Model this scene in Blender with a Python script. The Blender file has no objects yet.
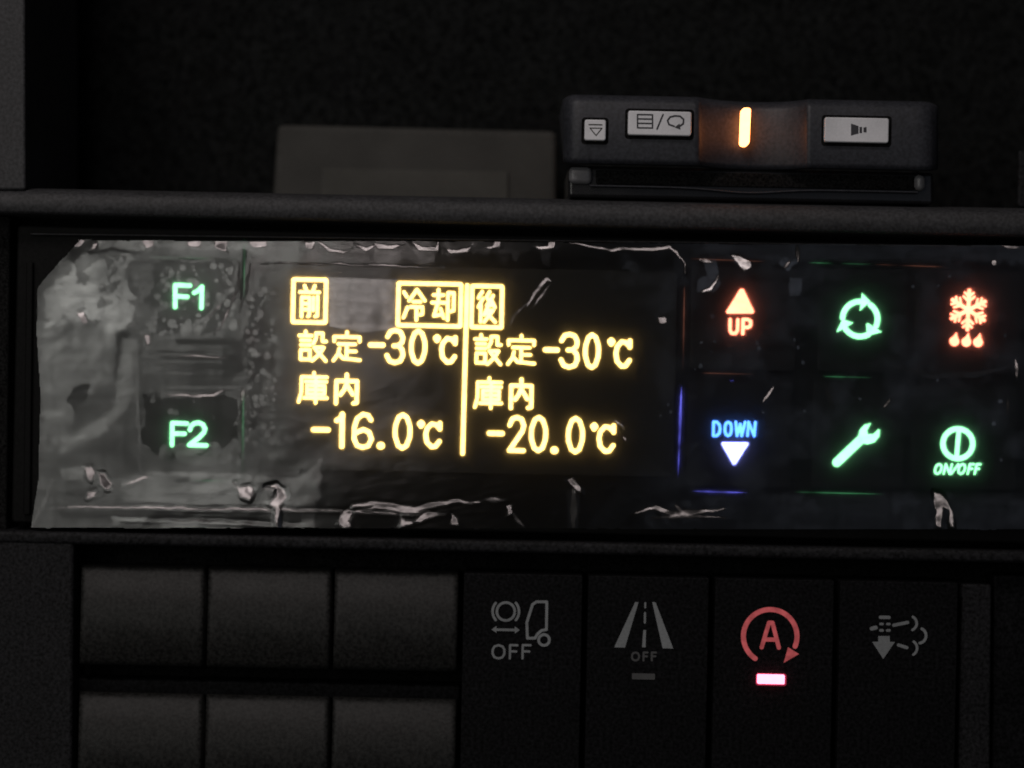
import bpy, math, random
import numpy as np
random.seed(7); np.random.seed(7)
scene = bpy.context.scene
# ------------------------------------------------------------------ camera
D = 0.45                       # camera distance to the controller face (m)
U = 0.0002                     # metres per picture pixel on that face
ROLL = math.radians(1.15)
from mathutils import Matrix, Vector
cam_d = bpy.data.cameras.new('camera'); cam = bpy.data.objects.new('camera', cam_d)
scene.collection.objects.link(cam); scene.camera = cam
cr, sr = math.cos(ROLL), math.sin(ROLL)
cam.matrix_world = Matrix(((cr, -sr, 0, 0), (0, 0, -1, -D), (sr, cr, 0, 0), (0, 0, 0, 1)))
cam_d.sensor_width = 36; cam_d.lens = 36*D/(1024*U)
cam_d.clip_start = 0.02; cam_d.clip_end = 20
cam_d.dof.use_dof = True; cam_d.dof.focus_distance = D-0.012; cam_d.dof.aperture_fstop = 9
# ------------------------------------------------------------------ world and light
w = bpy.data.worlds.new('World'); scene.world = w; w.use_nodes = True
w.node_tree.nodes['Background'].inputs[0].default_value = (0.9, 0.95, 1.0, 1)
w.node_tree.nodes['Background'].inputs[1].default_value = 0.006
scene.view_settings.view_transform = 'Standard'; scene.view_settings.look = 'None'
scene.view_settings.exposure = 0; scene.view_settings.gamma = 1
scene.cycles.filter_width = 1.7
scene.cycles.use_denoising = True
scene.cycles.use_adaptive_sampling = False

scene.cycles.max_bounces = 8; scene.cycles.transparent_max_bounces = 12
def area(name, loc, target, sx, sy, power, col):
    l = bpy.data.lights.new(name, 'AREA'); l.shape = 'RECTANGLE'; l.size = sx; l.size_y = sy
    l.energy = power; l.color = col
    o = bpy.data.objects.new(name, l); scene.collection.objects.link(o); o.location = loc
    o.rotation_euler = (Vector(target)-Vector(loc)).to_track_quat('-Z', 'Y').to_euler()
    return o
area('overhead_lamp', (-0.16, -0.42, 0.55), (0, 0, 0.0), 0.20, 0.12, 1.5, (1.0, 0.91, 0.88))
# added softbox strips of unequal brightness for the film to mirror
for wx, wz, sx, sz, pw in ((-0.41, 0.05, 0.07, 0.40, 0.14), (-0.315, 0.11, 0.06, 0.24, 0.14), (-0.30, -0.11, 0.09, 0.12, 0.030),
                           (-0.215, 0.10, 0.07, 0.20, 0.125), (-0.20, -0.06, 0.07, 0.09, 0.026), (-0.125, 0.06, 0.05, 0.26, 0.085), (-0.065, 0.03, 0.035, 0.10, 0.024)):
    area('side_softbox', (wx, -0.50, wz), (wx*0.4, 0, wz*0.4), sx, sz, pw, (1.0, 0.99, 0.93) if wx < -0.07 else (1.0, 0.87, 0.84))
area('glint_lamp', (-0.07, -0.47, 0.27), (0, 0, 0.0), 0.10, 0.06, 0.15, (1.0, 0.85, 0.83))  # added small lamp that feeds the glints on the film
area('right_softbox', (0.22, -0.50, 0.06), (0.06, 0, 0.0), 0.34, 0.34, 0.06, (0.72, 0.80, 1.0))  # added weak softbox, mirrored in the right half of the film

# ------------------------------------------------------------------ helpers
def P(px, py, Y=0.0):
    """point at depth Y seen at that place of the 1024x768 frame"""
    dx, dy = px-512, py-384
    k = U*(D+Y)/D
    return Vector(((dx*cr+dy*sr)*k, Y, -(-dx*sr+dy*cr)*k))
C = scene.collection
def link(o, parent=None):
    C.objects.link(o)
    if parent: o.parent = parent
    return o
def thing(name, label, cat, loc, group=None):
    o = bpy.data.objects.new(name, None); C.objects.link(o); o.location = loc
    o.empty_display_size = 0.01
    o['label'] = label; o['category'] = cat
    if group: o['group'] = group
    return o
class MB:
    def __init__(s): s.v = []; s.f = []
    def poly(s, pts):
        n = len(s.v); s.v += [Vector(p) for p in pts]; s.f.append(list(range(n, n+len(pts))))
    def build(s, name, mat, parent=None, origin=None, smooth=False, bevel=0, seg=2):
        m = bpy.data.meshes.new(name)
        base = Vector((0, 0, 0))
        if parent is not None:
            p = parent
            while p: base += p.location; p = p.parent
        org = Vector(origin)-base if origin is not None else Vector((0, 0, 0))
        m.from_pydata([v-base-org for v in s.v], [], s.f); m.update()
        if smooth: m.polygons.foreach_set('use_smooth', [True]*len(m.polygons))
        m.materials.append(mat)
        o = bpy.data.objects.new(name, m); link(o, parent); o.location = org
        if bevel:
            b = o.modifiers.new('bevel', 'BEVEL'); b.width = bevel; b.segments = seg; b.limit_method = 'ANGLE'; b.angle_limit = math.radians(30)
            for p in m.polygons: p.use_smooth = True
            wn = o.modifiers.new('wn', 'WEIGHTED_NORMAL'); wn.keep_sharp = False
        return o
    def prism(s, pts2, Y0, Y1):
        """closed pixel outline extruded from depth Y0 (front) to Y1 (back), parallel sides"""
        fr = [P(x, y, Y0) for x, y in pts2]
        a = sum(fr[i].x*fr[(i+1) % len(fr)].z-fr[(i+1) % len(fr)].x*fr[i].z for i in range(len(fr)))
        if a < 0: fr = fr[::-1]
        bk = [Vector((p.x, Y1, p.z)) for p in fr]
        n = len(s.v); k = len(fr); s.v += fr+bk
        s.f.append(list(range(n, n+k))); s.f.append(list(range(n+2*k-1, n+k-1, -1)))
        for i in range(k):
            j = (i+1) % k; s.f.append([n+i, n+k+i, n+k+j, n+j])
    # flat strokes, each segment a rounded capsule a few microns above the last
    def stroke(s, pts, wd, Y, closed=False, wd2=None):
        if closed: pts = list(pts)+[pts[0]]
        r = wd/2
        for i in range(len(pts)-1):
            (x0, y0), (x1, y1) = pts[i], pts[i+1]
            a = math.atan2(y1-y0, x1-x0); out = []
            for k in range(9):
                t = a+math.pi/2+math.pi*k/8; out.append((x0+r*math.cos(t), y0+r*math.sin(t)))
            for k in range(9):
                t = a-math.pi/2+math.pi*k/8; out.append((x1+r*math.cos(t), y1+r*math.sin(t)))
            s.fill(out, Y)
    def fill(s, pts, Y):
        s.k = getattr(s, 'k', 0)+1
        pp = [P(x, y, Y-s.k*1.5e-6) for x, y in pts]
        a = sum(pp[i].x*pp[(i+1) % len(pp)].z-pp[(i+1) % len(pp)].x*pp[i].z for i in range(len(pp)))
        s.poly(pp if a > 0 else pp[::-1])
def arc(cx, cy, r, a0, a1, n=28, ry=None):
    ry = ry or r
    return [(cx+r*math.cos(math.radians(a0+(a1-a0)*i/n)), cy+ry*math.sin(math.radians(a0+(a1-a0)*i/n))) for i in range(n+1)]
def rrect(x0, y0, x1, y1, r, n=5, sl=0.0):
    o = []
    for cx, cy, a in ((x1-r, y0+r, -90), (x1-r, y1-r, 0), (x0+r, y1-r, 90), (x0+r, y0+r, 180)):
        o += arc(cx, cy, r, a, a+90, n)
    mx, my = (x0+x1)/2, (y0+y1)/2
    t = 0.0201 if sl == 0.0 else sl
    return [(x-t*(y-my), y+t*(x-mx)) for x, y in o]

# ------------------------------------------------------------------ materials
def newmat(name):
    m = bpy.data.materials.new(name); m.use_nodes = True
    nt = m.node_tree; nt.nodes.clear()
    return m, nt, nt.nodes, nt.links
def plastic(name, base, rough=0.5, grain=0.35, bump=0.15, scale=2600, spec=0.4, coat=0):
    m, nt, N, L = newmat(name)
    out = N.new('ShaderNodeOutputMaterial'); b = N.new('ShaderNodeBsdfPrincipled')
    tc = N.new('ShaderNodeTexCoord'); n1 = N.new('ShaderNodeTexNoise'); n1.inputs['Scale'].default_value = scale; n1.inputs['Detail'].default_value = 2
    n2 = N.new('ShaderNodeTexNoise'); n2.inputs['Scale'].default_value = 90; n2.inputs['Detail'].default_value = 4
    L.new(tc.outputs['Object'], n1.inputs['Vector']); L.new(tc.outputs['Object'], n2.inputs['Vector'])
    mr = N.new('ShaderNodeMapRange'); mr.inputs[1].default_value = 0.3; mr.inputs[2].default_value = 0.7
    mr.inputs[3].default_value = 1-grain; mr.inputs[4].default_value = 1+grain
    L.new(n1.outputs['Fac'], mr.inputs[0])
    mr2 = N.new('ShaderNodeMapRange'); mr2.inputs[1].default_value = 0.3; mr2.inputs[2].default_value = 0.7
    mr2.inputs[3].default_value = 0.85; mr2.inputs[4].default_value = 1.15
    L.new(n2.outputs['Fac'], mr2.inputs[0])
    mu = N.new('ShaderNodeMath'); mu.operation = 'MULTIPLY'; L.new(mr.outputs[0], mu.inputs[0]); L.new(mr2.outputs[0], mu.inputs[1])
    vm = N.new('ShaderNodeVectorMath'); vm.operation = 'SCALE'; vm.inputs[0].default_value = base
    L.new(mu.outputs[0], vm.inputs['Scale']); L.new(vm.outputs[0], b.inputs['Base Color'])
    mr3 = N.new('ShaderNodeMapRange'); mr3.inputs[3].default_value = rough-0.08; mr3.inputs[4].default_value = rough+0.08
    L.new(n2.outputs['Fac'], mr3.inputs[0]); L.new(mr3.outputs[0], b.inputs['Roughness'])
    b.inputs['Specular IOR Level'].default_value = spec; b.inputs['Coat Weight'].default_value = coat
    if bump:
        bp = N.new('ShaderNodeBump'); bp.inputs['Strength'].default_value = bump; bp.inputs['Distance'].default_value = 0.0001
        L.new(n1.outputs['Fac'], bp.inputs['Height']); L.new(bp.outputs[0], b.inputs['Normal'])
    L.new(b.outputs[0], out.inputs[0]); return m
def emis(name, col, strength=1.0, var=0.12, scale=700):
    m, nt, N, L = newmat(name)
    out = N.new('ShaderNodeOutputMaterial'); e = N.new('ShaderNodeEmission')
    tc = N.new('ShaderNodeTexCoord'); n1 = N.new('ShaderNodeTexNoise'); n1.inputs['Scale'].default_value = scale
    L.new(tc.outputs['Object'], n1.inputs['Vector'])
    mr = N.new('ShaderNodeMapRange'); mr.inputs[1].default_value = 0.3; mr.inputs[2].default_value = 0.7
    mr.inputs[3].default_value = strength*(1-var); mr.inputs[4].default_value = strength*(1+var)
    L.new(n1.outputs['Fac'], mr.inputs[0]); L.new(mr.outputs[0], e.inputs[1])
    e.inputs[0].default_value = (*col, 1); L.new(e.outputs[0], out.inputs[0]); return m
M = dict(
    dash=plastic('dash_plastic', (0.025, 0.025, 0.027), 0.65, 0.45, 0.12, 1500, spec=0.3),
    tray=plastic('tray_black', (0.0065, 0.007, 0.007), 0.9, 0.95, 0.4, 1300, spec=0.05),
    gap=plastic('gap_black', (0.006, 0.006, 0.006), 0.9, 0.9, spec=0.05),
    box=plastic('box_grey', (0.044, 0.043, 0.040), 0.8, 0.25, spec=0.1),
    boxl=plastic('box_label', (0.056, 0.055, 0.050), 0.8, 0.2, spec=0.1),
    housing=plastic('controller_black', (0.005, 0.005, 0.005), 0.6, 0.3, 0.05, spec=0.05),
    button=plastic('button_black', (0.005, 0.005, 0.005), 0.35, 0.3, 0.03, spec=0.12),
    glass=plastic('display_glass', (0.006, 0.0055, 0.004), 0.25, 0.2, 0.0, spec=0.2),
    low=plastic('lower_dash_plastic', (0.0105, 0.0105, 0.0115), 0.62, 0.7, 0.2, 1500, spec=0.09),
    blank=plastic('blank_plastic', (0.013, 0.013, 0.0125), 0.46, 0.55, 0.10, 1500, spec=0.11),
    push=plastic('switch_plastic', (0.0042, 0.0042, 0.0047), 0.6, 0.9, 0.2, 1500, spec=0.06),
    reader=plastic('reader_plastic', (0.024, 0.025, 0.030), 0.5, 0.3, 0.08, 1500, spec=0.25),
    cap=plastic('cap_plastic', (0.10, 0.10, 0.105), 0.3, 0.1),
    slot=plastic('reader_gloss', (0.010, 0.010, 0.011), 0.25, 0.2, 0.0),
    key=plastic('reader_key', (0.55, 0.55, 0.57), 0.4, 0.05, 0.03),
    ink=plastic('key_ink', (0.03, 0.03, 0.035), 0.6, 0.1, 0),
    print=plastic('switch_print', (0.17, 0.18, 0.185), 0.7, 0.12, 0),
    dimlens=plastic('unlit_lens', (0.06, 0.06, 0.06), 0.5, 0.1, 0),
    amber=emis('amber_pixels', (1.0, 0.61, 0.155), 4.9),
    green=emis('green_backlight', (0.27, 1.0, 0.42), 2.7),
    red=emis('red_backlight', (1.0, 0.215, 0.12), 5.5),
    cyan=emis('cyan_backlight', (0.075, 0.25, 1.0), 4.2),
    blue=emis('blue_backlight', (0.26, 0.29, 1.0), 5.0),
    pink=emis('pink_backlight', (1.0, 0.19, 0.20), 0.30, 0.25),
    led=emis('red_led', (1.0, 0.17, 0.27), 5.0, 0.05),
    orange=emis('orange_led', (1.0, 0.30, 0.085), 9.0, 0.05),
    halo=emis('painted_halo', (1.0, 0.07, 0.17), 0.28, 0.1),
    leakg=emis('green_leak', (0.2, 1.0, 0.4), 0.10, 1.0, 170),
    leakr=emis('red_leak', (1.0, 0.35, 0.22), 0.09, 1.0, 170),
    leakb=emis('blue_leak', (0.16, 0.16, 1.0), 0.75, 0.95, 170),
)

# ------------------------------------------------------------------ dashboard
dash = thing('dashboard', 'dark grey moulded dashboard surrounding the lit controller and the switches', 'dashboard', P(512, 384, 0.02))
def sl(x, y0): return y0+0.0201*(x-512)          # a level line of the dashboard as the photo shows it
b = MB(); b.prism([(-300, -300), (24, -300), (25.5, 190), (-300, 190)], -0.004, 0.05); b.build('side_trim', M['dash'], dash, bevel=0.0006)
b = MB(); b.prism([(1019, 150), (1300, 150), (1300, 240), (1018, 207)], 0.008, 0.0095); b.build('side_trim', M['low'], dash, bevel=0.0005)
def ledge():
    b = MB()
    top0, bot0 = 199, 225
    prof = [(top0-1, 0.06), (top0-1, 0.002), (top0+1, -0.0030), (top0+6, -0.0048), (bot0-3, -0.0052), (bot0, -0.0042), (bot0+1, 0.02)]
    xs = [-300+1624*i/40 for i in range(41)]
    for x in xs:
        for k, (y, Y) in enumerate(prof):
            yy = y+0.0201*(x-512)+(0.003*(x-512) if k > 3 else 0)
            b.v.append(P(x, yy, 0) if False else Vector((P(x, yy, min(Y, 0.002)).x, Y, P(x, yy, min(Y, 0.002)).z)))
    n = len(prof)
    for i in range(40):
        for k in range(n-1):
            a = i*n+k; b.f.append([a, a+1, a+n+1, a+n])
    b.build('tray_ledge', M['dash'], dash, smooth=True)
ledge()
b = MB(); b.prism([(-300, -400), (1400, -400), (1400, 260), (-300, 235)], 0.075, 0.08); b.build('tray_back', M['tray'], dash)
# recess in which the controller sits
b = MB(); b.prism([(-300, 205), (1400, 240), (1400, 600), (-300, 570)], 0.012, 0.016); b.build('recess_back', M['gap'], dash)
b = MB()
b.prism([(-300, 215), (10, 216), (6, 560), (-300, 560)], 0.001, 0.012); b.build('side_panel', M['gap'], dash, bevel=0.0005)
# lower frame bar
def bar(name, y0, y1, xa, xb, Y0, Y1, mat, bv=0.0005):
    b = MB(); b.prism([(xa, sl(xa, y0)), (xb, sl(xb, y0)), (xb, sl(xb, y1)), (xa, sl(xa, y1))], Y0, Y1)
    return b.build(name, mat, dash, bevel=bv)
bar('frame_bar', 541, 553.5, -300, 1400, -0.0030, 0.010, M['low'], 0.0008)
b = MB(); b.prism([(-300, 530), (74, 537), (70, 1000), (-300, 1000)], -0.0026, 0.010); b.build('side_panel', M['low'], dash, bevel=0.0008)
b = MB(); b.prism([(962, 584), (992, 584.6), (988, 1000), (953, 1000)], -0.0006, 0.010); b.build('side_trim', M['low'], dash, bevel=0.0005)
b = MB(); b.prism([(994, 575), (1400, 583), (1400, 1000), (990, 1000)], 0.0015, 0.010); b.build('side_panel', M['push'], dash, bevel=0.0005)
b = MB(); b.prism([(-300, 540), (1400, 560), (1400, 1100), (-300, 1100)], 0.0102, 0.014); b.build('recess_back', M['gap'], dash)

bar('row_divider', 686.5, 703.5, 76, 460, 0.0035, 0.010, M['push'], 0.0006)
# box standing at the back of the tray
sb = thing('storage_box', 'dim grey box with a paler lower strip in the dark tray beside the card reader', 'box', P(412, 200, 0.03))
b = MB(); b.prism([(277, 124), (557, 131), (557, 210), (272, 205)], 0.050, 0.065); b.build('case', M['box'], sb, bevel=0.0015)
b = MB(); b.prism([(322, 168), (508, 172), (508, 208), (320, 205)], 0.0492, 0.0499); b.build('strip', M['boxl'], sb, bevel=0.0002)

# ------------------------------------------------------------------ card reader
cr_t = thing('card_reader', 'black toll card reader with pale keys and a glowing orange lamp on the ledge', 'card reader', P(750, 198, 0.0))
def reader():
    b = MB()
    def smooth(a, c, x):
        t = min(1, max(0, (x-a)/(c-a))); return t*t*(3-2*t)
    xs = [563, 565, 568, 573, 580]+[590+i*10 for i in range(10)]+[694, 698, 700, 702, 704, 707, 711, 716, 722, 730, 740, 750, 760, 770, 780, 787, 793, 798, 801, 804, 806, 808, 811, 815]+[825+i*10 for i in range(10)]+[922, 929, 933, 936, 938]
    rows = []
    for x in xs:
        dip = max(0, 1-((x-753)/55)**2)**0.8
        e = max(0, 1-(x-563)/12)**2+max(0, 1-(938-x)/13)**2
        dy = 0.0201*(x-750)
        F = -0.0062+0.0042*dip+0.0030*e
        top = 98+dy+4*dip+5*e; bot = 167+dy+3*dip-2*e
        prof = [(top-1, 0.030, 0), (top, F+0.006, 0), (top+0.5, F+0.0022, 0), (top+4, F+0.0006, 0), (top+9, F, 0),
                (bot-6, F, 0), (bot-1, F+0.0004, 0), (bot, F+0.0012, 0), (bot+0.6, F+0.004, 0)]
        rows.append([(x, y, Y) for y, Y, _ in prof])
    n = len(rows[0])
    for r in rows:
        for x, y, Y in r:
            q = P(x, y, min(Y, F if False else Y) if Y < 0.004 else 0.0)
            b.v.append(Vector((q.x, Y, q.z)))
    for i in range(len(rows)-1):
        for k in range(n-1):
            a = i*n+k; b.f.append([a, a+1, a+n+1, a+n])
    b.f.append(list(range(n-1, -1, -1))); b.f.append([(len(rows)-1)*n+k for k in range(n)])
    b.build('body', M['reader'], cr_t, smooth=True)
    # lower glossy base with card slot
    b = MB(); 
    def low(xa, xb, ya, yb, Y0, Y1, name, mat, bv):
        b = MB(); d = 0.0201
        b.prism([(xa, ya+d*(xa-750)), (xb, ya+d*(xb-750)), (xb, yb+d*(xb-750)), (xa, yb+d*(xa-750))], Y0, Y1)
        return b.build(name, mat, cr_t, bevel=bv)
    low(568, 934, 169, 201, -0.0010, 0.028, 'base', M['slot'], 0.0008)
    low(596, 914, 173, 187, -0.0018, -0.0011, 'card_slot', M['gap'], 0.0002)
    low(569, 592, 170, 187, -0.0030, -0.0011, 'end_cap', M['cap'], 0.0009)
    low(915, 926, 171, 187, -0.0030, -0.0011, 'end_cap', M['cap'], 0.0009)
    # lip under the slot, bowed in the middle
    b = MB(); xs = [590+i*8 for i in range(42)]
    for x in xs:
        yy = 188+0.0201*(x-750)+4.0*math.exp(-((x-748)/42)**2)
        for dy_, Y in ((0, -0.0011), (0.0, -0.0026), (0.8, -0.0031), (1.8, -0.0026), (2.4, -0.0011)):
            b.v.append(P(x, yy+dy_, Y))
    for i in range(41):
        for k in range(4):
            a = i*5+k; b.f.append([a, a+1, a+6, a+5])
    b.build('slot_lip', M['reader'], cr_t, smooth=True)
    F = -0.0062
    def key(x0, y0, x1, y1, r=2.5):
        k = MB(); k.prism(rrect(x0-3, y0-2, x1+2.5, y1+4, r+1), F-0.00003, F+0.001); k.build('key_recess', M['gap'], cr_t)
        k = MB(); k.prism(rrect(x0, y0, x1, y1, r), F-0.0012, F+0.001); return k.build('key', M['key'], cr_t, bevel=0.0003)
    T = F-0.00125
    k1 = key(584.5, 119.5, 606, 140.5)
    g = MB(); g.stroke([(589, 124.5), (602, 124.8)], 1.2, T); g.stroke([(590, 128), (602, 128.2), (596, 135.5)], 1.0, T, True)
    g.build('icon', M['boxl'], k1)
    k2 = key(628, 111, 691.5, 135.5)
    g = MB()
    g.stroke([(637.5, 114.5), (652.5, 114.8), (652.5, 128), (637.5, 127.7)], 1.5, T, True)
    for yy in (118.8, 123.2): g.stroke([(637.5, yy), (652.5, yy+0.3)], 1.5, T)
    g.stroke([(663, 114.5), (657, 129)], 1.6, T)
    g.stroke([(674, 126.2), (669, 124.5), (667.5, 120.5), (670, 117), (675, 115.8), (680, 116.2), (683.5, 119.2), (683.3, 123.5), (680, 126)], 1.7, T)
    g.fill([(674.5, 127.2), (679.5, 123.6), (680.5, 129.5)], T)
    g.build('icon', M['ink'], k2)
    k3 = key(824.5, 117.5, 889, 142.5)
    g = MB(); g.fill([(851, 123.5), (858.5, 126), (858.5, 133.5), (851, 135.5)], T)
    g.fill([(859.5, 127), (862, 127), (862, 133), (859.5, 133)], T); g.fill([(863.5, 127.5), (866.5, 127), (866.5, 132.5), (863.5, 132)], T)
    g.build('icon', M['ink'], k3)
    g = MB(); g.prism([(741.5, 110), (744, 107.5), (750.5, 107.8), (751, 110), (749.5, 143), (746.5, 145.8), (741.5, 145.5), (740.3, 142.5)], -0.0046, -0.001)
    g.build('indicator_lamp', M['orange'], cr_t, bevel=0.0003)
reader()

# ------------------------------------------------------------------ controller
ct = thing('temperature_controller', 'black glossy cargo temperature controller with amber display and lit touch buttons', 'controller', P(512, 384, 0.004))
b = MB(); b.prism(rrect(14, 236, 1110, 534, 5), 0.0, 0.011); b.build('housing', M['housing'], ct, bevel=0.0006)
# raised frame line along the housing top edge
b = MB(); b.prism([(30, 233.0), (1110, 247), (1110, 248.6), (30, 234.8)], -0.0012, 0.0); b.build('top_edge', M['dash'], ct, bevel=0.0002)
b = MB(); b.prism([(26, 262), (33, 262), (30, 515), (23, 515)], -0.0010, 0.0); b.build('side_edge', M['housing'], ct, bevel=0.0003)
dp = MB(); dp.prism(rrect(262, 267, 676, 474, 5), -0.0008, 0.0); disp = dp.build('display', M['glass'], ct, bevel=0.0003)
TY = -0.00085
# strokes of the display characters on a 16 dot grid
K = {
 '前': [[(4,.5),(5.5,3)],[(12,.5),(10.5,3)],[(.5,3.6),(15.5,3.6)],[(2,15.5),(2,6.2),(8,6.2),(8,15),(7,15.3)],[(2,9.2),(8,9.2)],[(2,12),(8,12)],[(11,6.2),(11,12.3)],[(14.3,5.6),(14.3,15),(12.6,15.3)]],
 '冷': [[(1,2),(3,4.2)],[(1,14.5),(3.6,9.5)],[(9.8,.6),(4.6,6.2)],[(9.8,.6),(15.3,6)],[(7.4,6.6),(12.4,6.6)],[(5.8,9.2),(13.8,9.2),(13.8,12.6),(12.2,13)],[(9.8,9.2),(9.8,15.6)]],
 '却': [[(1.4,3.2),(8.2,3.2)],[(4.8,.5),(4.8,7)],[(.5,7),(9.2,7)],[(4.6,7),(2,13.6),(7.8,12.8)],[(6.4,10),(8.7,14.6)],[(11.3,15.6),(11.3,2),(15.3,2),(15.3,10.8),(13.4,11.3)]],
 '後': [[(4,.5),(1,3.6)],[(4.6,4),(1,8.2)],[(3,7),(3,15.6)],[(10.2,.5),(7.6,3.2),(10.2,5)],[(13.2,2.4),(8,7.4),(13.8,7)],[(12.2,5),(14.8,8.2)],[(9,8),(6,12)],[(8.2,9.8),(13.4,9.8),(6,15.6)],[(8.2,11.2),(15.4,15.6)]],
 '設': [[(4,.4),(4,2.4)],[(.5,2.6),(7.4,2.6)],[(1.5,5),(6.6,5)],[(1.5,7.4),(6.6,7.4)],[(1.5,9.9),(6.6,9.9),(6.6,14.8),(1.5,14.8),(1.5,9.9)],[(9.9,1.2),(9.9,4),(8.4,6.6)],[(9.9,1.2),(13.6,1.2),(13.6,5.4),(15.6,5.4)],[(9,8.6),(14.3,8.6),(12,12),(8,15.4)],[(9.8,9.6),(15.6,15.4)]],
 '定': [[(8,.2),(8,2.6)],[(1,5.2),(1,2.8),(15,2.8),(15,5.2)],[(3.4,6.6),(12.6,6.6)],[(8,6.6),(8,14.4)],[(8,10.4),(13,10.4)],[(4,9),(3.3,12),(.8,15.4)],[(3.6,11.6),(6,14.2),(15.3,15)]],
 '庫': [[(8.5,0),(8.5,2.2)],[(.6,15.6),(2,10.5),(2,2.3),(15.4,2.3)],[(4,4.7),(15.2,4.7)],[(5,6.8),(14.2,6.8),(14.2,11.4),(5,11.4),(5,6.8)],[(5,9.1),(14.2,9.1)],[(3.4,13.4),(15.6,13.4)],[(9.6,3),(9.6,16)]],
 '内': [[(1.6,15.6),(1.6,3.6),(14.4,3.6),(14.4,15),(12.4,15.4)],[(8,.2),(8,5),(6.4,8.4),(4.2,11)],[(8,5.4),(11.8,10.6)]],
}
G = {
 '3': [[(.02,.2),(.2,.04),(.5,0),(.82,.05),(.98,.22),(.94,.36),(.72,.47),(.42,.48)],[(.72,.47),(.95,.6),(1,.77),(.85,.94),(.5,1),(.18,.95),(.0,.78)]],
 '0': [[(.5,0),(.22,.08),(.02,.33),(0,.5),(.02,.67),(.22,.92),(.5,1),(.78,.92),(.98,.67),(1,.5),(.98,.33),(.78,.08),(.5,0)]],
 '1': [[(0,.2),(.55,.13),(.75,.0),(.75,1)]],
 '6': [[(.95,.17),(.78,.03),(.48,0),(.16,.13),(0,.4),(0,.76),(.18,.95),(.5,1),(.82,.95),(1,.75),(.86,.54),(.52,.46),(.12,.56)]],
 '2': [[(.02,.24),(.2,.05),(.5,0),(.84,.06),(1,.25),(.9,.42),(.02,1),(1,1)]],
 '℃': [[(.06,.1),(.14,.04),(.22,.1),(.14,.2),(.06,.1)],[(1,.30),(1,.06)],[(1,.28),(.82,.13),(.62,.1),(.42,.28),(.36,.52),(.42,.82),(.64,1),(.82,.98),(.99,.78)]],
 '-': [[(0,.5),(1,.5)]],
 '.': [[(.4,.5),(.6,.5)]],
 'U': [[(0,0),(0,.75),(.2,.97),(.5,1),(.8,.97),(1,.75),(1,0)]],
 'P': [[(0,1),(0,0),(.6,0),(.95,.1),(1,.3),(.9,.48),(.6,.56),(0,.56)]],
 'D': [[(0,0),(0,1),(.5,1),(.9,.8),(1,.5),(.9,.2),(.5,0),(0,0)]],
 'O': [[(.5,0),(.15,.1),(0,.35),(0,.65),(.15,.9),(.5,1),(.85,.9),(1,.65),(1,.35),(.85,.1),(.5,0)]],
 'W': [[(0,0),(.25,1),(.5,.15),(.75,1),(1,0)]],
 'N': [[(0,1),(0,0),(1,1),(1,0)]],
 'F': [[(1,0),(0,0),(0,1)],[(0,.47),(.85,.47)]],
 '/': [[(0,1),(1,0)]],
 'A': [[(0,1),(.4,0),(.6,0),(1,1)],[(.18,.68),(.82,.68)]],
}
def glyph(b, ch, x0, y0, x1, y1, wd, Y, slant=0.0):
    """one character drawn to fill the outer box x0..x1, y0..y1"""
    r = wd/2
    tb = K.get(ch)
    s_ = 16.0 if tb else 1.0
    for st in (tb or G[ch]):
        pts = []
        for u, v in st:
            u /= s_; v /= s_
            X = x0+r+u*(x1-x0-wd); Y_ = y0+r+v*(y1-y0-wd)
            pts.append((X-slant*(Y_-(y0+y1)/2)-0.02*(Y_-(y0+y1)/2), Y_+0.0201*(X-(x0+x1)/2)))
        b.stroke(pts, wd, Y)
def line(items, mat=None, parent=None, name='display_text'):
    b = MB()
    for it in items: glyph(b, it[0], *it[1:5], it[5], TY)
    return b.build(name, mat or M['amber'], parent or disp)
KW = 3.5
DW = 4.6
def boxed(x0, y0, x1, y1, name='text_frame'):
    b = MB(); p = rrect(x0+2.2, y0+2.2, x1-2.2, y1-2.2, 0.6, 1); b.stroke(p, 4.2, TY, True); b.build(name, M['amber'], disp)
boxed(291, 277.5, 328, 324.5); line([('前', 297.5, 283, 321.5, 319.5, KW)])
boxed(396, 281.5, 463, 328); line([('冷', 400.5, 286.5, 427.5, 322.5, KW), ('却', 429.5, 287, 456.5, 322.5, KW)])
boxed(469.5, 284, 504, 329.5); line([('後', 475.5, 289, 498, 324.5, KW)])
line([('設', 296.5, 329, 328.5, 363.5, KW), ('定', 330.5, 330, 363, 363.5, KW), ('-', 368, 342.5, 385.5, 347.5, DW+.6), ('3', 384.8, 328, 405.4, 365, DW), ('0', 409, 328.5, 427.3, 365.5, DW), ('℃', 431.5, 333.3, 457.4, 364.5, DW)])
line([('庫', 296, 371, 329.6, 404.5, KW), ('内', 331.6, 372.2, 361.6, 406.4, KW+.6)])
line([('-', 311, 427, 330.7, 432.5, DW+.6), ('1', 334, 411.5, 346.5, 449, DW+.6), ('6', 352, 412, 374, 449.6, DW), ('.', 375.5, 441.5, 386.0, 450, 7.5), ('0', 392.8, 412.4, 412.3, 450.5, DW), ('℃', 415.5, 419, 442, 449, DW)])
line([('設', 472.3, 332.5, 503.2, 367, KW), ('定', 505, 333.5, 537.5, 367, KW), ('-', 542.8, 347.3, 559.8, 352.5, DW+.6), ('3', 558.8, 332, 579.8, 369.5, DW), ('0', 583, 332.5, 600.8, 369.8, DW), ('℃', 605.8, 336.6, 632, 368.5, DW)])
line([('庫', 472.3, 376.3, 504, 409.8, KW), ('内', 506.5, 377, 536, 411, KW+.6)])
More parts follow.
